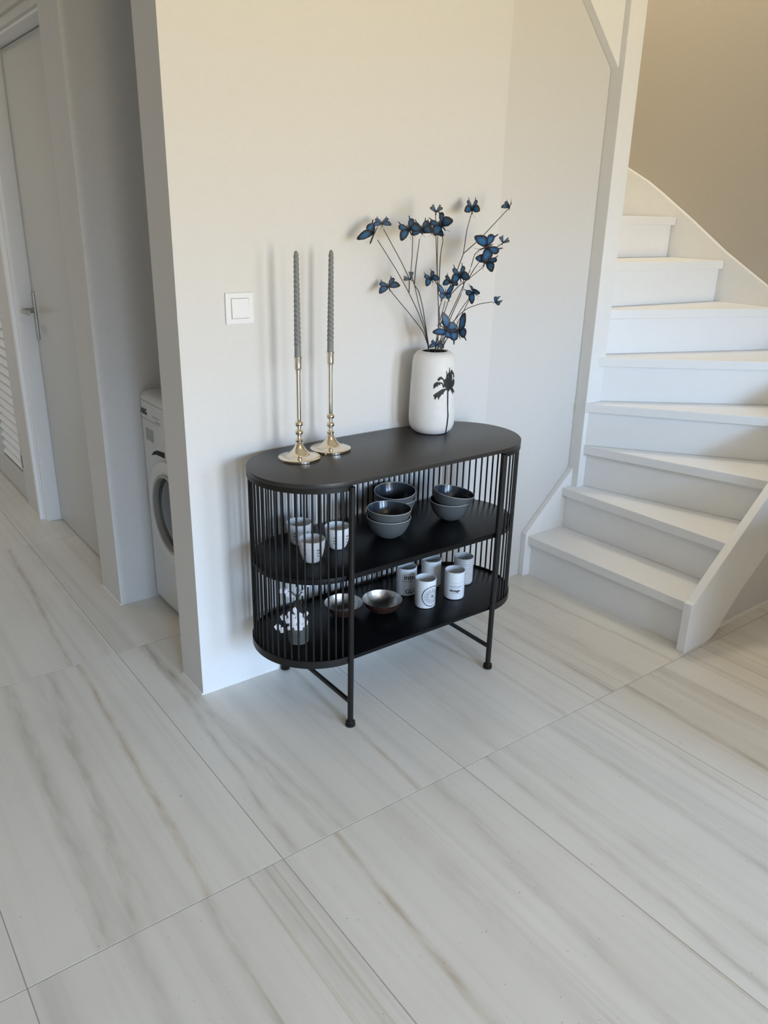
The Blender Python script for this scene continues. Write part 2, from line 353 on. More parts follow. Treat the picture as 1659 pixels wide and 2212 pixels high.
# ------------------------------------------------------------------ sideboard
CX, CY, HL, SR, ZT = 1.4815, 1.9154, .2952, .1988, .805
sb = empty('sideboard', (CX, CY, 0), 'black metal oval sideboard with vertical bar sides and open front, against the wall', 'sideboard')
def stadium(R, n=32):
    p = [(CX + HL + R*math.cos(a), CY + R*math.sin(a)) for a in [-PI/2 + PI*i/n for i in range(n + 1)]]
    return p + [(CX - HL + R*math.cos(a), CY + R*math.sin(a)) for a in [PI/2 + PI*i/n for i in range(n + 1)]]
def band(R0, R1, z0, z1, n=32):       # ring that follows the ends and the back, open at the front
    def path(R): return [(CX + HL + R*math.cos(a), CY + R*math.sin(a)) for a in [-PI/2 + PI*i/n for i in range(n + 1)]] + \
                        [(CX - HL + R*math.cos(a), CY + R*math.sin(a)) for a in [PI/2 + PI*i/n for i in range(n + 1)]]
    a, b = path(R0), path(R1); k = len(a)
    vs = [(*p, z0) for p in a] + [(*p, z0) for p in b] + [(*p, z1) for p in a] + [(*p, z1) for p in b]; fs = []
    for i in range(k - 1):
        fs += [(i, i+1, k+i+1, k+i), (2*k+i, 3*k+i, 3*k+i+1, 2*k+i+1), (i, 2*k+i, 2*k+i+1, i+1), (k+i, k+i+1, 3*k+i+1, 3*k+i)]
    fs += [(0, k, 3*k, 2*k), (k-1, 3*k-1, 4*k-1, 2*k-1)]
    return MB().add(vs, fs)
MB().prism(stadium(SR), ZT - .013, ZT).build('table_top', M['blacktop'], sb, smooth=True, bevel=.0015)
band(SR - .010, SR - .0003, ZT - .028, ZT - .013).build('top_rim', M['black'], sb, smooth=True)
MB().prism(stadium(SR - .006), .498, .515).build('shelf', M['shelf'], sb, smooth=True, bevel=.001)
MB().prism(stadium(SR - .003), .230, .242).build('shelf', M['shelf'], sb, smooth=True, bevel=.001)
band(SR - .0030, SR + .0005, .224, .2480).build('bottom_rim', M['black'], sb, smooth=True)
for sx in (-1, 1):
    for sy in (-1, 1):
        x, y = CX + sx*HL, CY + sy*(SR + .003)
        lg = MB().lathe([(.0092, .012), (.0092, ZT - .016 if sy < 0 else .232)], 14, (x, y, 0)).build('leg', M['black'], sb, smooth=True)
        MB().lathe([(.013, .0), (.0160, .002), (.0160, .008), (.012, .0105), (.015, .013), (.015, .0165), (.0098, .021)], 18, (x, y, 0)).build('foot', M['black'], lg, smooth=True)
for sx in (-1, 1):
    x = CX + sx*HL
    MB().box(x - .0055, x + .0055, CY - SR + .004, CY + SR - .004, .080, .091).build('crossbar', M['black'], sb, bevel=.001)
pts = []; RB = SR - .0062
nb = 27
for i in range(1, nb): a = -PI/2 + PI*i/nb; pts.append((CX + HL + RB*math.cos(a), CY + RB*math.sin(a)))
nn = 26
for i in range(0, nn + 1):
    pts.append((CX + HL - 2*HL*i/nn, CY + RB))
for i in range(1, nb): a = PI/2 + PI*i/nb; pts.append((CX - HL + RB*math.cos(a), CY + RB*math.sin(a)))
bm_ = None
for x, y in pts:
    if bm_ is None:
        o = MB().lathe([(.0031, .242), (.0031, ZT - .013)], 8, (0, 0, 0)).build('bar', M['black'], smooth=True); bm_ = o.data
    else: o = bpy.data.objects.new('bar', bm_); COL.objects.link(o)
    o.location = (x, y, 0); o.parent = sb; o.matrix_parent_inverse = Matrix.Translation(sb.location).inverted()
# ------------------------------------------------------------------ candlesticks and candles
def candlestick(px, py, label, dz=0):
    p = atz(px, py, ZT); t = empty('candlestick', p, label, 'candlestick', 'candlesticks on the sideboard')
    b = [(.0005, 0), (.062, 0), (.064, .001), (.064, .0065), (.0625, .008), (.050, .0105), (.038, .014), (.029, .0195), (.0215, .027), (.0155, .036), (.0115, .045), (.0095, .052)]
    MB().lathe(b, 48, p).build('base', M['gold'], t, smooth=True)
    s = [(.0095, .052), (.0112, .0545), (.0112, .0575), (.0085, .0605), (.0062, .066), (.006, .070)]
    for zc in (.0815, .1075):
        s += [(.0125*math.cos(a) if abs(a) < 1.2 else .006, zc + .0098*math.sin(a)) for a in [-1.25, -.95, -.6, -.3, 0, .3, .6, .95, 1.25]]
    s += [(.0066, .120), (.0068, .255), (.0078, .262), (.0082, .268)]
    MB().lathe(s, 24, p).build('stem', M['gold'], t, smooth=True)
    MB().lathe([(.0082, .268), (.0108, .270), (.0108, .300), (.0125, .3035), (.0125, .306), (.0102, .306), (.0102, .290), (.0005, .290)], 24, p).build('candle_cup', M['gold'], t, smooth=True)
    return p
def candle(p, label, lean=(0, 0)):
    z0, z1 = ZT + .2905, 1.402; n = 28; rows = 200; vs = []; fs = []
    for j in range(rows + 1):
        z = z0 + (z1 - z0)*j/rows; h = z - z0
        r0 = .0098 - .0032*min(1, h/(z1 - z0)); am = 0 if h < .040 else min(1, (h - .040)/.01)
        tip = z1 - z
        if tip < .014: r0 *= max(.12, math.sqrt(max(0, 1 - ((.014 - tip)/.014)**2))); am *= tip/.014
        for k in range(n):
            th = 2*PI*k/n
            r = r0*(1 + am*.32*(abs(math.cos(1.5*(th + h*2*PI/.040))) - .62))
            vs.append((p.x + r*math.cos(th) + lean[0]*h, p.y + r*math.sin(th) + lean[1]*h, z))
    for j in range(rows):
        for k in range(n): fs.append((j*n + k, j*n + (k+1) % n, (j+1)*n + (k+1) % n, (j+1)*n + k))
    fs.append(tuple(range(n))); fs.append(tuple(rows*n + k for k in range(n)))
    o = MB().add(vs, fs).build('candle', M['candle'], loc=(p.x, p.y, z0), smooth=True)
    return tag(o, label, 'candle', 'twisted candles')
p1 = candlestick(647, 990, 'tall champagne metal candlestick nearest the left rounded end of the black sideboard')
p2 = candlestick(714, 971, 'tall champagne metal candlestick standing behind and right of the other one')
candle(p1, 'grey twisted taper candle in the left front candlestick')
candle(p2, 'grey twisted taper candle in the right rear candlestick', (.012, .0))
# ------------------------------------------------------------------ prints that lie on round surfaces
def tri_split(tris, lim):
    out = []
    st_ = list(tris)
    while st_:
        a, b, c = st_.pop()
        e = [((b - a).length, 0), ((c - b).length, 1), ((a - c).length, 2)]; l, i = max(e)
        if l <= lim: out.append((a, b, c)); continue
        if i == 0: q = (a + b)/2; st_ += [(a, q, c), (q, b, c)]
        elif i == 1: q = (b + c)/2; st_ += [(a, b, q), (a, q, c)]
        else: q = (a + c)/2; st_ += [(a, b, q), (q, b, c)]
    return out
def decal(polys, fmap, lim, name, ma, parent):
    mb = MB()
    for pl in polys:
        v = [Vector((a, b, 0)) for a, b in pl]
        tr = [tuple(v[i] for i in t) for t in tessellate_polygon([v])]
        for t_ in tri_split(tr, lim): mb.add([fmap(q.x, q.y) for q in t_], [(0, 1, 2)])
    return mb.build(name, ma, parent, smooth=False)
def oncup(c, rf, adeg):      # rf(z) radius; u to the viewer's right
    a0 = math.atan2(-c[1], -c[0]) + math.radians(adeg)
    def f(u, v):
        r = rf(v); a = a0 + u/r; r += .0004
        return (c[0] + r*math.cos(a), c[1] + r*math.sin(a), c[2] + v)
    return f
def text_tris(s, size, bold=0):
    cu = bpy.data.curves.new('lettering', 'FONT'); cu.body = s; cu.size = size; cu.align_x = 'LEFT'; cu.offset = bold; cu.resolution_u = 3
    o = bpy.data.objects.new('lettering', cu); COL.objects.link(o)
    me = o.to_mesh(); me.calc_loop_triangles()
    r = [tuple(Vector(me.vertices[i].co) for i in t.vertices) for t in me.loop_triangles]
    o.to_mesh_clear(); bpy.data.objects.remove(o); bpy.data.curves.remove(cu)
    return r
def text_on(s, size, u0, v0, fmap, ma, parent, sx=1, lim=.004, bold=0):
    mb = MB()
    for t_ in tri_split(text_tris(s, size, bold), lim): mb.add([fmap(u0 + q.x*sx, v0 + q.y) for q in t_], [(0, 1, 2)])
    return mb.build('lettering', ma, parent)
def rect(u0, u1, v0, v1): return [(u0, v0), (u1, v0), (u1, v1), (u0, v1)]
def ring(u, v, r0, r1, n=40, a0=0, a1=2*PI):
    o = []
    for i in range(n):
        a, b = a0 + (a1 - a0)*i/n, a0 + (a1 - a0)*(i+1)/n
        o.append([(u + r*math.cos(x), v + r*math.sin(x)) for r, x in ((r0, a), (r1, a), (r1, b), (r0, b))])
    return o
# ------------------------------------------------------------------ vase with palm print
VC = atz(931, 930, ZT); VC = Vector((VC.x, VC.y, ZT))
vprof = [(.030, 0), (.058, .002), (.070, .012), (.0765, .028), (.0788, .05), (.0785, .09), (.0765, .15), (.074, .20), (.0722, .235), (.0685, .257), (.060, .269), (.050, .2745), (.0445, .2755), (.0425, .272), (.046, .262), (.062, .24), (.066, .2), (.07, .05), (.05, .012), (.0005, .010)]
vz = MB().lathe(vprof[:14], 64, VC, close=False).lathe([(.0005, .0), (.030, 0)], 64, VC, close=False).build('vase', M['vase'], smooth=True)
MB().lathe(vprof[13:], 64, VC, close=False).build('vase_inside_shade', M['dark'], vz, smooth=True)  # shade inside the opening is painted in with a near-black colour
tag(vz, 'tall white matte ceramic vase printed with a black palm tree', 'vase')
def vrad(z):
    for (r0, z0), (r1, z1) in zip(vprof, vprof[1:12]):
        if z0 <= z <= z1: return r0 + (r1 - r0)*(z - z0)/(z1 - z0)
    return vprof[0][0]
def onvase(px, py):
    d = ray(px, py); r = .0765
    for _ in range(6):
        o = Vector((CAM.x - VC.x, CAM.y - VC.y)); dd = Vector((d.x, d.y)); a = dd.dot(dd); b = 2*o.dot(dd); rr = r + .0004
        D = b*b - 4*a*(o.dot(o) - rr*rr)
        t_ = (-b - math.sqrt(max(D, 0)))/(2*a); q = CAM + d*t_; r = vrad(q.z - ZT)
    return q
def zp(l): return [(840 + a/9.217, 730 + b/9.217) for a, b in l]
palm = [[(1160, 1040), (1188, 1040), (1182, 1400), (1190, 1550), (1172, 1720), (1150, 1850), (1118, 1945), (1088, 1955), (1120, 1890), (1146, 1720), (1164, 1550), (1158, 1300)],
        [(1150, 1010), (1085, 960), (1095, 850), (1130, 800), (1150, 850), (1230, 870), (1262, 905), (1250, 965), (1225, 1010), (1200, 1062), (1170, 1062)],
        [(1145, 900), (1138, 800), (1146, 720), (1140, 670), (1156, 655), (1166, 720), (1182, 700), (1184, 900)],
        [(1176, 900), (1186, 780), (1180, 700), (1196, 680), (1205, 590), (1216, 590), (1222, 680), (1232, 760), (1222, 900)],
        [(1212, 900), (1232, 760), (1224, 690), (1238, 640), (1262, 632), (1272, 668), (1292, 690), (1306, 770), (1290, 810), (1276, 740), (1256, 706), (1262, 780), (1248, 900)],
        [(1238, 890), (1262, 840), (1272, 800), (1290, 830), (1300, 800), (1307, 860), (1305, 900), (1292, 950), (1262, 990), (1230, 1000)],
        [(1120, 880), (1092, 812), (1040, 765), (990, 790), (965, 830), (975, 862), (1010, 850), (1040, 820), (1070, 835), (1095, 890)],
        [(1105, 985), (1070, 890), (1010, 880), (950, 875), (900, 910), (885, 950), (890, 1020), (915, 1000), (950, 960), (968, 985), (985, 930), (1010, 950), (1030, 915), (1055, 920), (1080, 1000)],
        [(1175, 1012), (1120, 1005), (1060, 1020), (980, 1070), (920, 1110), (880, 1145), (900, 1175), (915, 1240), (950, 1190), (968, 1175), (988, 1248), (1008, 1190), (1060, 1120), (1080, 1130), (1100, 1080), (1125, 1045), (1165, 1040)],
        [(1210, 1000), (1240, 1060), (1275, 1132), (1278, 1062), (1300, 1105), (1304, 1060), (1285, 1020), (1260, 978)]]
decal([zp(l) for l in palm], onvase, 2.2, 'palm_print', M['print'], vz)
# ------------------------------------------------------------------ butterfly branches
FW = [(.02, .05), (.10, .20), (.24, .38), (.40, .49), (.49, .50), (.51, .42), (.46, .22), (.38, .06), (.30, -.01), (.15, -.04), (.02, -.03)]
HW = [(.02, .01), (.15, .02), (.30, .02), (.37, -.04), (.38, -.14), (.33, -.24), (.27, -.29), (.275, -.36), (.29, -.43), (.25, -.44), (.225, -.36), (.20, -.31), (.11, -.28), (.04, -.18)]
DK, BL, BR = (.018, .009, .010), (.013, .062, .185), (.028, .145, .31)
def wing_mesh(side):
    vs, fs, cs = [], [], []
    for out, dz, cen in ((FW, .004, (.24, .20)), (HW, 0, (.20, -.12))):
        base_ = len(vs); n = len(out)
        o2 = []
        for i in range(n):           # refine the outline
            a, b = out[i], out[(i+1) % n]; o2 += [a, ((a[0]+b[0])/2, (a[1]+b[1])/2)]
        n = len(o2)
        for s_, colr in ((1, DK), (.80, DK), (.70, BL), (.35, BR)):
            for i, (x, y) in enumerate(o2):
                x_, y_ = cen[0] + (x - cen[0])*s_, cen[1] + (y - cen[1])*s_
                vs.append((x_*side, y_, dz + .05*math.sin(x_*5)*(1 if s_ == 1 else 1)))
                cs.append(colr if not (.6 < s_ < .75 and i % 4 == 0) else DK)
        vs.append((cen[0]*side, cen[1], dz + .05*math.sin(cen[0]*5))); cs.append(BR)
        for r_ in range(3):
            for i in range(n): fs.append((base_ + r_*n + i, base_ + r_*n + (i+1) % n, base_ + (r_+1)*n + (i+1) % n, base_ + (r_+1)*n + i))
        for i in range(n): fs.append((base_ + 3*n + i, base_ + 3*n + (i+1) % n, base_ + 4*n))
    me = bpy.data.meshes.new('wing'); me.from_pydata(vs, [], fs)
    ca = me.color_attributes.new('Col', 'FLOAT_COLOR', 'POINT')
    for i, c_ in enumerate(cs): ca.data[i].color = (*c_, 1)
    me.materials.append(M['wing'])
    for p in me.polygons: p.use_smooth = True
    return me
WR, WL = wing_mesh(1), wing_mesh(-1)
bb = MB()
bb.lathe([(.002, -.30), (.016, -.24), (.022, -.10), (.026, .02), (.028, .10), (.02, .16), (.024, .19), (.02, .23), (.004, .25)], 8)
bb.v = [(x, z, y) for x, y, z in bb.v]
bb.tube([(.008, .24, .01), (.06, .36, .04), (.10, .46, .05)], .005, 4); bb.tube([(-.008, .24, .01), (-.06, .36, .04), (-.10, .46, .05)], .005, 4)
bo = bb.build('butterfly', M['stem'], smooth=True); BODY = bo.data; bpy.data.objects.remove(bo)
def butterfly(parent, px, py, Y, span, th, pitch, roll, fold):
    pos = aty(px, py, Y); s = .86*span/ppm(pos)
    v = (pos - CAM).normalized(); r = MR[0]; r = (r - v*r.dot(v)).normalized(); u = r.cross(v).normalized()
    th, pitch, roll, fold = map(math.radians, (th, pitch, roll, fold))
    b = (r*math.cos(th) + u*math.sin(th)); b2 = b*math.cos(pitch) - v*math.sin(pitch)
    n = (-v)*math.cos(pitch) - b*math.sin(pitch)
    x = b2.cross(n).normalized()
    n2 = n*math.cos(roll) + x*math.sin(roll); x2 = b2.cross(n2).normalized()
    Rm = Matrix((x2, b2, n2)).transposed().to_4x4()
    o = bpy.data.objects.new('butterfly', BODY); COL.objects.link(o); o.parent = parent
    o.matrix_parent_inverse = wmat(parent).inverted()
    o.matrix_basis = Matrix.Translation(pos) @ Rm @ Matrix.Scale(s, 4)
    for sd, me in ((1, WR), (-1, WL)):
        w_ = bpy.data.objects.new('wing', me); COL.objects.link(w_); w_.parent = o
        w_.rotation_euler = (0, -sd*fold, 0)
VY = VC.y
def zq(l): return [(760 + a/4.1475, 400 + b/4.1475) for a, b in l]
def branch(label, stems, flies):
    mb = MB(); base_ = None
    for pts_, y0, y1 in stems:
        q = zq(pts_); n = len(q); P3 = []
        for i, (a, b) in enumerate(q): P3.append(aty(a, b, y0 + (y1 - y0)*i/(n - 1)))
        if pts_[0][1] > 1400:         # starts in the vase: carry it down inside
            e = P3[0]; P3.insert(0, Vector((VC.x + (e.x - VC.x)*.3, VC.y + (e.y - VC.y)*.3, ZT + .06)))
        # soften the corners
        Q = [P3[0]]
        for i in range(1, len(P3) - 1):
            Q += [P3[i].lerp(P3[i-1], .25)*1.0, P3[i]*.6 + (P3[i-1] + P3[i+1])*.04 + P3[i]*.32, P3[i].lerp(P3[i+1], .25)]
        Q.append(P3[-1])
        mb.tube(Q, .0016, 5, .0012)
    br = mb.build('butterfly_branch', M['stem'], loc=(VC.x, VC.y, ZT + .06), smooth=True)
    tag(br, label, 'decoration', 'wire branches with butterflies in the vase')
    for f_ in flies: butterfly(br, *f_)
    return br
branch('dark wire branch leaning left out of the white vase, carrying blue butterflies',
  [([(690, 1460), (640, 1310), (500, 1130), (365, 970), (335, 935)], VY, 2.075),
   ([(686, 1450), (650, 1290), (600, 1150), (510, 960), (400, 760), (230, 490)], VY, 2.05),
   ([(512, 962), (517, 840), (440, 680), (285, 395)], 2.035, 2.06),
   ([(690, 1450), (655, 1270), (600, 1070), (560, 890)], VY, 2.00),
   ([(692, 1455), (665, 1290), (635, 1090), (600, 950), (560, 895), (528, 780), (540, 640), (545, 450)], VY, 2.00),
   ([(560, 890), (570, 760), (590, 600), (607, 480)], 2.0, 1.98)],
  [(840, 620, 2.075, 62, -70, 52, 0, 24), (808, 505, 2.04, 66, -118, 12, 42, 38), (825, 484, 2.06, 52, -88, 58, 0, 22),
   (888, 604, 2.00, 50, -50, 68, 0, 48), (884, 497, 2.00, 70, -62, 42, 0, 28), (911, 497, 1.98, 64, -82, 45, 0, 32)])
branch('dark wire branch rising straight up from the white vase, with the largest blue butterfly',
  [([(770, 1460), (775, 1280), (777, 1100), (768, 900), (760, 650), (752, 430), (750, 250)], VY, 1.99),
   ([(768, 900), (764, 700), (770, 430)], 2.0, 1.98),
   ([(772, 1000), (785, 800), (795, 620), (817, 490), (803, 425)], 2.0, 1.96),
   ([(768, 890), (750, 865), (735, 850)], 2.0, 2.02),
   ([(745, 1460), (765, 1330), (800, 1170), (838, 1040)], VY, 1.98),
   ([(790, 1250), (780, 1110), (810, 1020)], 2.0, 1.98),
   ([(750, 1450), (800, 1230), (860, 1050), (905, 905), (890, 860)], VY, 2.02)],
  [(942, 459, 1.99, 52, -92, 66, 0, 48), (934, 497, 1.98, 64, -98, 50, 0, 18), (955, 488, 1.96, 80, -52, 46, 0, 40),
   (932, 603, 2.02, 50, -62, 38, 0, 36), (962, 635, 1.98, 46, 88, -12, 0, 22), (973, 610, 2.02, 50, -92, 44, 0, 36),
   (943, 746, 1.985, 42, -90, 52, 0, 22)])
branch('dark wire branch spreading right out of the white vase, carrying many blue butterflies',
  [([(770, 1455), (850, 1220), (955, 1000), (1060, 760), (1100, 620), (1145, 575), (1190, 560)], VY, 1.96),
   ([(1050, 830), (1090, 760), (1158, 665)], 2.0, 1.95),
   ([(890, 975), (960, 900), (1060, 830), (1190, 722)], 2.0, 1.95),
   ([(800, 1400), (900, 1150), (1000, 930), (1000, 850), (985, 800)], VY, 1.99),
   ([(945, 760), (975, 680), (1000, 615), (1030, 400), (1080, 228)], 2.02, 2.07),
   ([(1000, 612), (1150, 480), (1290, 330), (1412, 200)], 2.03, 1.98),
   ([(1290, 560), (1350, 520), (1375, 512)], 1.96, 1.95),
   ([(790, 1430), (890, 1260), (980, 1110), (1060, 1000)], VY, 1.98),
   ([(800, 1440), (890, 1250), (960, 1160), (1040, 1100), (1150, 1062), (1262, 1045)], VY, 1.96),
   ([(800, 1450), (930, 1270), (1010, 1110), (1060, 1010)], VY, 1.99),
   ([(815, 1450), (850, 1380), (890, 1320)], VY, 1.95), ([(805, 1450), (830, 1380), (845, 1310)], VY, 1.96)],
  [(1050, 534, 1.96, 84, -158, 38, 0, 30), (1050, 566, 1.95, 68, -128, 44, 0, 34), (1086, 525, 1.95, 46, -112, 66, 0, 50),
   (1020, 453, 2.07, 62, -88, 46, 0, 48), (1101, 448, 1.98, 46, -100, 58, 30, 50), (994, 598, 1.99, 68, -78, 40, 0, 44),
   (1024, 632, 1.98, 52, -45, 30, 20, 42), (1070, 652, 1.96, 42, -150, 55, 0, 52), (964, 711, 1.96, 64, 150, 14, 18, 18), (990, 716, 1.95, 72, 105, -15, -12, 24)])
# ------------------------------------------------------------------ crockery
def solid_cup(prof_out, th, n=36):
    pin = [(max(r - th, .0005), z) for r, z in prof_out[::-1]]
    pin = [(r, max(z, .005)) for r, z in pin]
    return prof_out, pin
def cup_obj(name, c, outp, th, ma, n=36):
    o_, i_ = solid_cup(outp, th)
    return MB().lathe([(.0005, 0)] + o_ + [(o_[-1][0] - th/2, o_[-1][1] + th*.4)] + i_ + [(.0005, .005)], n, c).build(name, ma, smooth=True, loc=c)
ZM, ZB = .5152, .2422
# tumblers on the bottom shelf
CR, CH = .036, .102
plain = [(.030, 0), (.0345, .0025), (CR, .007), (CR, CH)]
def crf(v): return CR
def tumbler(px, py, label, ribs=False):
    c = atz(px, py, ZB); c = Vector((c.x, c.y, ZB))
    prof = plain
    if ribs:
        prof = [(.030, 0), (.034, .0025)]
        k = 11; h = (CH - .010)/k
        for i in range(k):
            z = .006 + h*i
            prof += [(CR - .0014, z), (CR - .0002, z + h*.25), (CR + .0002, z + h*.5), (CR - .0002, z + h*.78)]
        prof += [(CR - .0014, CH - .004), (CR, CH - .002), (CR, CH)]
    o = cup_obj('tumbler', c, prof, .0032, M['cup'])
    tag(o, label, 'cup', 'white tumblers on the bottom shelf'); return c, o
c, o = tumbler(877, 1279, 'white ceramic tumbler lettered inte, leftmost tumbler on the bottom shelf')
f = oncup(c, crf, 0)
text_on('inte', .0255, -.009, .0655, f, M['print'], o, 1.05, bold=.0005); decal([rect(-.017, .026, .0575, .0590)], f, .004, 'stripe', M['blueprint'], o)
text_on('GLO', .0235, -.003, .012, f, M['print'], o, 1.0, bold=.0003)
tumbler(930, 1262, 'ribbed white tumbler at the back, partly hidden by the shelf edge', True)
tumbler(999, 1256, 'ribbed white tumbler at the back right of the bottom shelf', True)
c, o = tumbler(917.5, 1306, 'white tumbler printed with a round dark mandala')
f = oncup(c, crf, 42)
mz = .047; pl = ring(0, mz, .0350, .0378, 48) + ring(0, mz, .0285, .0292, 40) + ring(0, mz, .0150, .0160, 28) + ring(0, mz, 0.0005, .004, 12)
for k in range(24):
    a = 2*PI*k/24; pl += ring(.0392*math.cos(a), mz + .0392*math.sin(a), .0002, .0011, 6)
for k in range(12):
    a = 2*PI*k/12; pl += ring(.0218*math.cos(a), mz + .0218*math.sin(a), .0038, .0046, 12) + ring(.0218*math.cos(a), mz + .0218*math.sin(a), .0002, .0016, 6)
for k in range(8):
    a = 2*PI*k/8; pl += ring(.0092*math.cos(a), mz + .0092*math.sin(a), .0030, .0038, 10)
for k in range(16):
    a = 2*PI*k/16; u, v = math.cos(a), math.sin(a); q = .0004
    pl.append([(u*.016 - v*q, mz + v*.016 + u*q), (u*.0285 - v*q, mz + v*.0285 + u*q), (u*.0285 + v*q, mz + v*.0285 - u*q), (u*.016 + v*q, mz + v*.016 - u*q)])
decal(pl, f, .005, 'mandala_print', M['blueprint'], o)
c, o = tumbler(980, 1287, 'white tumbler lettered vintage, right of the mandala tumbler')
f = oncup(c, crf, 9)
text_on('vintage', .0130, -.0215, .033, f, M['print'], o, 1.0, bold=.0005)
decal([rect(-.020, -.009, .052, .0545), rect(-.007, .004, .052, .0545), rect(.006, .021, .052, .0545), rect(-.016, -.004, .0475, .0495), rect(-.002, .017, .0475, .0495), rect(-.001, .001, .0585, .060)], f, .004, 'small_print', M['greyprint'], o)
decal([rect(-.014, -.008, .0265, .0285), rect(-.006, .003, .0265, .0285), rect(.005, .014, .0265, .0285)], f, .004, 'small_print', M['greyprint'], o)
decal([rect(-.03, .04, .0655, .0662)], f, .004, 'stripe', M['greyprint'], o)
# tapered mugs on the middle shelf, left end
mp = [(.021, 0), (.0245, .002), (.029, .010), (.0345, .026), (.0385, .046), (.0405, .066), (.0410, .072)]
def mrf(v):
    for (r0, z0), (r1, z1) in zip(mp, mp[1:]):
        if z0 <= v <= z1: return r0 + (r1 - r0)*(v - z0)/(z1 - z0)
    return mp[-1][0]
for px, py, lab, a in ((674, 1211, 'tapered white mug with notebook lines and dark marks, frontmost behind the bars', 0),
                       (647, 1173, 'tapered white mug with dark marks, rear left of three behind the bars', 12),
                       (729, 1182, 'tapered white mug with ruled lines, nearest the left front leg', 20)):
    c = atz(px, py, ZM); c = Vector((c.x, c.y, ZM))
    o = cup_obj('mug', c, mp, .003, M['cup']); tag(o, lab, 'mug', 'tapered mugs on the middle shelf')
    f = oncup(c, mrf, a)
    decal([rect(-.045, .045, v, v + .0006) for v in (.018, .0245, .031, .0375, .044, .0505)], f, .005, 'ruled_lines', M['greyprint'], o)
    decal([rect(u, u + w_, v, v + .0035) for u, w_, v in ((.016, .010, .046), (.016, .009, .036), (.017, .005, .026), (-.026, .008, .044), (-.026, .009, .034), (-.025, .006, .024))], f, .005, 'dark_marks', M['blueprint'], o)
# stacked grey bowls
bo_ = [(.022, 0), (.026, .001), (.034, .005), (.048, .015), (.060, .031), (.068, .050), (.0725, .070)]
bi_ = [(.0693, .070), (.0650, .051), (.057, .033), (.045, .018), (.030, .009), (.0005, .006)]
bowl0 = MB().lathe([(.0005, 0)] + bo_, 40, close=False).build('bowl', M['bowlout'], smooth=True)
MB().lathe(bi_, 40, close=False).build('glazed_inside', M['bowlin'], bowl0, smooth=True)
MB().lathe([(.0725, .0698), (.0722, .0712), (.0708, .0716), (.0695, .0710), (.0693, .0698)], 40, close=False).build('rim', M['bowlrim'], bowl0, smooth=True)
first = True
for px, py, tilt, taz, nm in ((839, 1158, 1, 0, 'front left'), (852, 1116, 6, -2.3, 'rear left'), (971, 1120, 9, -.5, 'right')):
    c = atz(px, py, ZM)
    for lv in (0, 1):
        o = bowl0 if first else copy_tree(bowl0); first = False
        o.location = (c.x, c.y, ZM + .0275*lv + (.0015 if lv and tilt > 5 else 0))
        if lv: o.rotation_euler = (Matrix.Rotation(math.radians(tilt), 3, Vector((-math.sin(taz), math.cos(taz), 0)))).to_euler()
        extra = {('right', 1): 'tilted upper', ('front left', 1): 'upper', ('rear left', 1): 'slightly tilted upper'}.get((nm, lv), 'lower')
        tag(o, f'grey stoneware bowl, {extra} one in the {nm} stack on the middle shelf', 'bowl', 'stacked grey bowls')
# silver-lined coconut bowls
so = [(.020, 0), (.026, .001), (.042, .010), (.055, .024), (.062, .040), (.0645, .046)]
si = [(.0640, .0462), (.0615, .0400), (.054, .0245), (.041, .0115), (.025, .004), (.0005, .003)]
sb0 = MB().lathe([(.0005, 0)] + so, 40, close=False).build('bowl', M['copper'], smooth=True)
MB().lathe(so[-1:] + si, 40, close=False).build('silver_inside', M['silver'], sb0, smooth=True)
for i, (px, py, lab) in enumerate(((742.5, 1301, 'silver lined brown bowl behind the left front leg of the sideboard'), (826, 1293, 'silver lined brown bowl beside the lettered tumblers'))):
    c = atz(px, py, ZB + .046); o = sb0 if i == 0 else copy_tree(sb0)
    o.location = (c.x, c.y, ZB); s_ = 1.0 if i == 0 else 1.05; o.scale = (s_, s_, 1)
    tag(o, lab, 'bowl', 'silver lined bowls')
# glass bottle with blossom sprig
BC = atz(645, 1386, ZB); BC = Vector((BC.x, BC.y, ZB))
go = [(.0005, 0), (.024, .0005), (.031, .006), (.0325, .018), (.0325, .060), (.030, .078), (.020, .092), (.0125, .104), (.0115, .135), (.0135, .139)]
gi = [(.0115, .1385), (.0098, .134), (.0105, .104), (.018, .090), (.028, .076), (.0305, .060), (.0305, .020), (.028, .009), (.0005, .006)]
tag(MB().lathe(go + gi, 36, BC, close=False).build('bottle', M['glass'], loc=BC, smooth=True), 'small clear glass bottle behind the left bars on the bottom shelf', 'bottle')
mb = MB(); fl_pos = []
rnd = random.Random(3)
top = Vector((BC.x, BC.y, ZB + .150))
for k in range(9):
    px = 611 + k*6.6 + rnd.uniform(-2, 2); fl_pos.append(aty(px, 1268 + rnd.uniform(-6, 18), BC.y + rnd.uniform(-.01, .03)))
for px, py in ((625, 1325), (632, 1332), (640, 1322), (648, 1329), (656, 1336), (661, 1326), (622, 1341), (632, 1349), (642, 1344), (650, 1349), (626, 1356), (659, 1345), (640, 1356), (612, 1334), (610, 1361), (600, 1354), (636, 1317), (628, 1333), (645, 1335), (652, 1340), (636, 1341), (648, 1356), (655, 1350), (630, 1341), (643, 1328)):
    fl_pos.append(aty(px, py, BC.y - .045 + rnd.uniform(-.004, .006)))
for p_ in fl_pos:
    a = top.lerp(p_, .5) + Vector((0, -.006, .012)); mb.tube([top, a, p_], .0008, 4)
mb.tube([top, Vector((BC.x, BC.y, ZB + .02))], .0015, 5)
sp = tag(mb.build('blossom_sprig', M['stem'], loc=BC), 'white blossom sprig spilling out of the small glass bottle', 'flowers')
pm = MB()
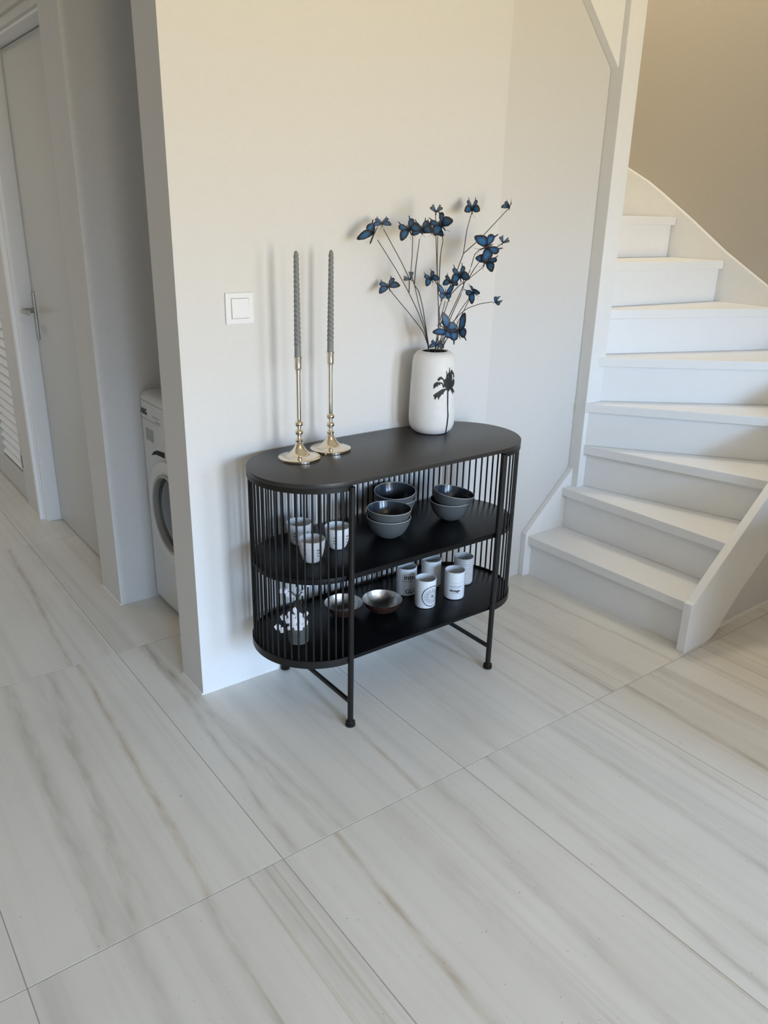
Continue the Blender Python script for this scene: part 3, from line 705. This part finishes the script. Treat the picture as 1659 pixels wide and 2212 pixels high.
for k in range(5):
    a = 2*PI*k/5
    pm.lathe([(.0004, -.0012), (.0030, -.0008), (.0038, .0006), (.0022, .0016), (.0004, .0018)], 8, (.0042*math.cos(a), .0042*math.sin(a), .0006))
pm.lathe([(.0003, -.001), (.0015, 0), (.0003, .002)], 6, (0, 0, .001))
bl = None
for k, p_ in enumerate(fl_pos):
    if bl is None: o = pm.build('blossom', M['petal'], smooth=True); bl = o.data
    else: o = bpy.data.objects.new('blossom', bl); COL.objects.link(o)
    s_ = rnd.uniform(1.0, 1.5); o.parent = sp; o.matrix_parent_inverse = wmat(sp).inverted()
    o.matrix_basis = Matrix.Translation(p_) @ Matrix.Rotation(1.2 + rnd.uniform(-.5, .5), 4, Vector((1, rnd.uniform(-.6, .2), 0)).normalized()) @ Matrix.Scale(s_, 4)
# ------------------------------------------------------------------ light switch
sw = empty('light_switch', (1.0705, YB, 1.2375), 'square white rocker light switch on the wall left of the candles', 'light switch')
MB().box(1.0265, 1.1145, YB - .008, YB - .0002, 1.194, 1.2815).build('frame', M['plastic'], sw, bevel=.0015)
MB().box(1.0425, 1.0990, YB - .0085, YB - .007, 1.209, 1.267).build('gap', M['greyplastic'], sw)
MB().prism([(YB - .0125, 1.211), (YB - .010, 1.2655), (YB - .007, 1.2655), (YB - .007, 1.211)], 1.0440, 1.0978, 'x').build('rocker', M['plastic'], sw, bevel=.0008)
# ------------------------------------------------------------------ washing machine
wmx, y0, y1 = 1.022, 2.305, 2.893
wa = empty('washing_machine', (1.32, 2.6, 0), 'white front loading washing machine in the niche left of the wall end', 'washing machine')
MB().box(wmx, 1.62, y0, y1, .012, .868).build('cabinet', M['enamel'], wa, bevel=.035, seg=5, smooth=True)
MB().box(wmx - .0012, wmx + .002, y0 + .03, y1 - .03, .836, .8375).build('lid_seam', M['greyplastic'], wa)
MB().box(wmx - .0012, wmx + .002, 2.70, y1 - .02, .768, .7695).build('panel_seam', M['greyplastic'], wa)
MB().box(wmx - .002, wmx + .002, 2.768, 2.838, .690, .735).build('drawer_grip', M['greyplastic'], wa, bevel=.002)
MB().box(wmx - .0012, wmx + .002, 2.70, 2.76, .79, .793).box(wmx - .0012, wmx + .002, 2.69, 2.74, .775, .778).build('panel_marks', M['greyplastic'], wa)
mbt = MB(); 
for tr in text_tris('AEG', .030, .0012): mbt.add([(wmx - .0012, 2.874 - q.x*1.05, .786 + q.y) for q in tr], [(0, 1, 2)])
mbt.build('lettering', M['print'], wa)
dc = (2.615, .455)
def disc(r0, r1, x0, x1, n=48):
    q = MB(); q.lathe([(r0, 0), (r1, 0), (r1, 1), (r0, 1), (r0, 0)], n, close=False)
    q.v = [(x0 + (x1 - x0)*z, dc[0] + a, dc[1] + b) for a, b, z in q.v]; return q
dr = disc(.150, .198, wmx, wmx - .020).build('door', M['enamel'], wa, smooth=True, bevel=.004)
disc(.140, .152, wmx - .004, wmx - .026).build('door_ring', M['greyplastic'], dr, smooth=True, bevel=.002)
gl = MB().lathe([(.0005, .9), (.06, .85), (.10, .6), (.142, .15), (.142, 0)], 48, close=False); gl.v = [(wmx - .002 - z*.020, dc[0] + a, dc[1] + b) for a, b, z in gl.v]
gl.build('door_glass', M['smoke'], dr, smooth=True)
q = MB().prism([(2.80, .635), (2.775, .655), (2.74, .668), (2.67, .676), (2.67, .655), (2.75, .650), (2.785, .640)], wmx - .0015, wmx + .003, 'x')
q.build('handle_recess', M['dark'], wa)
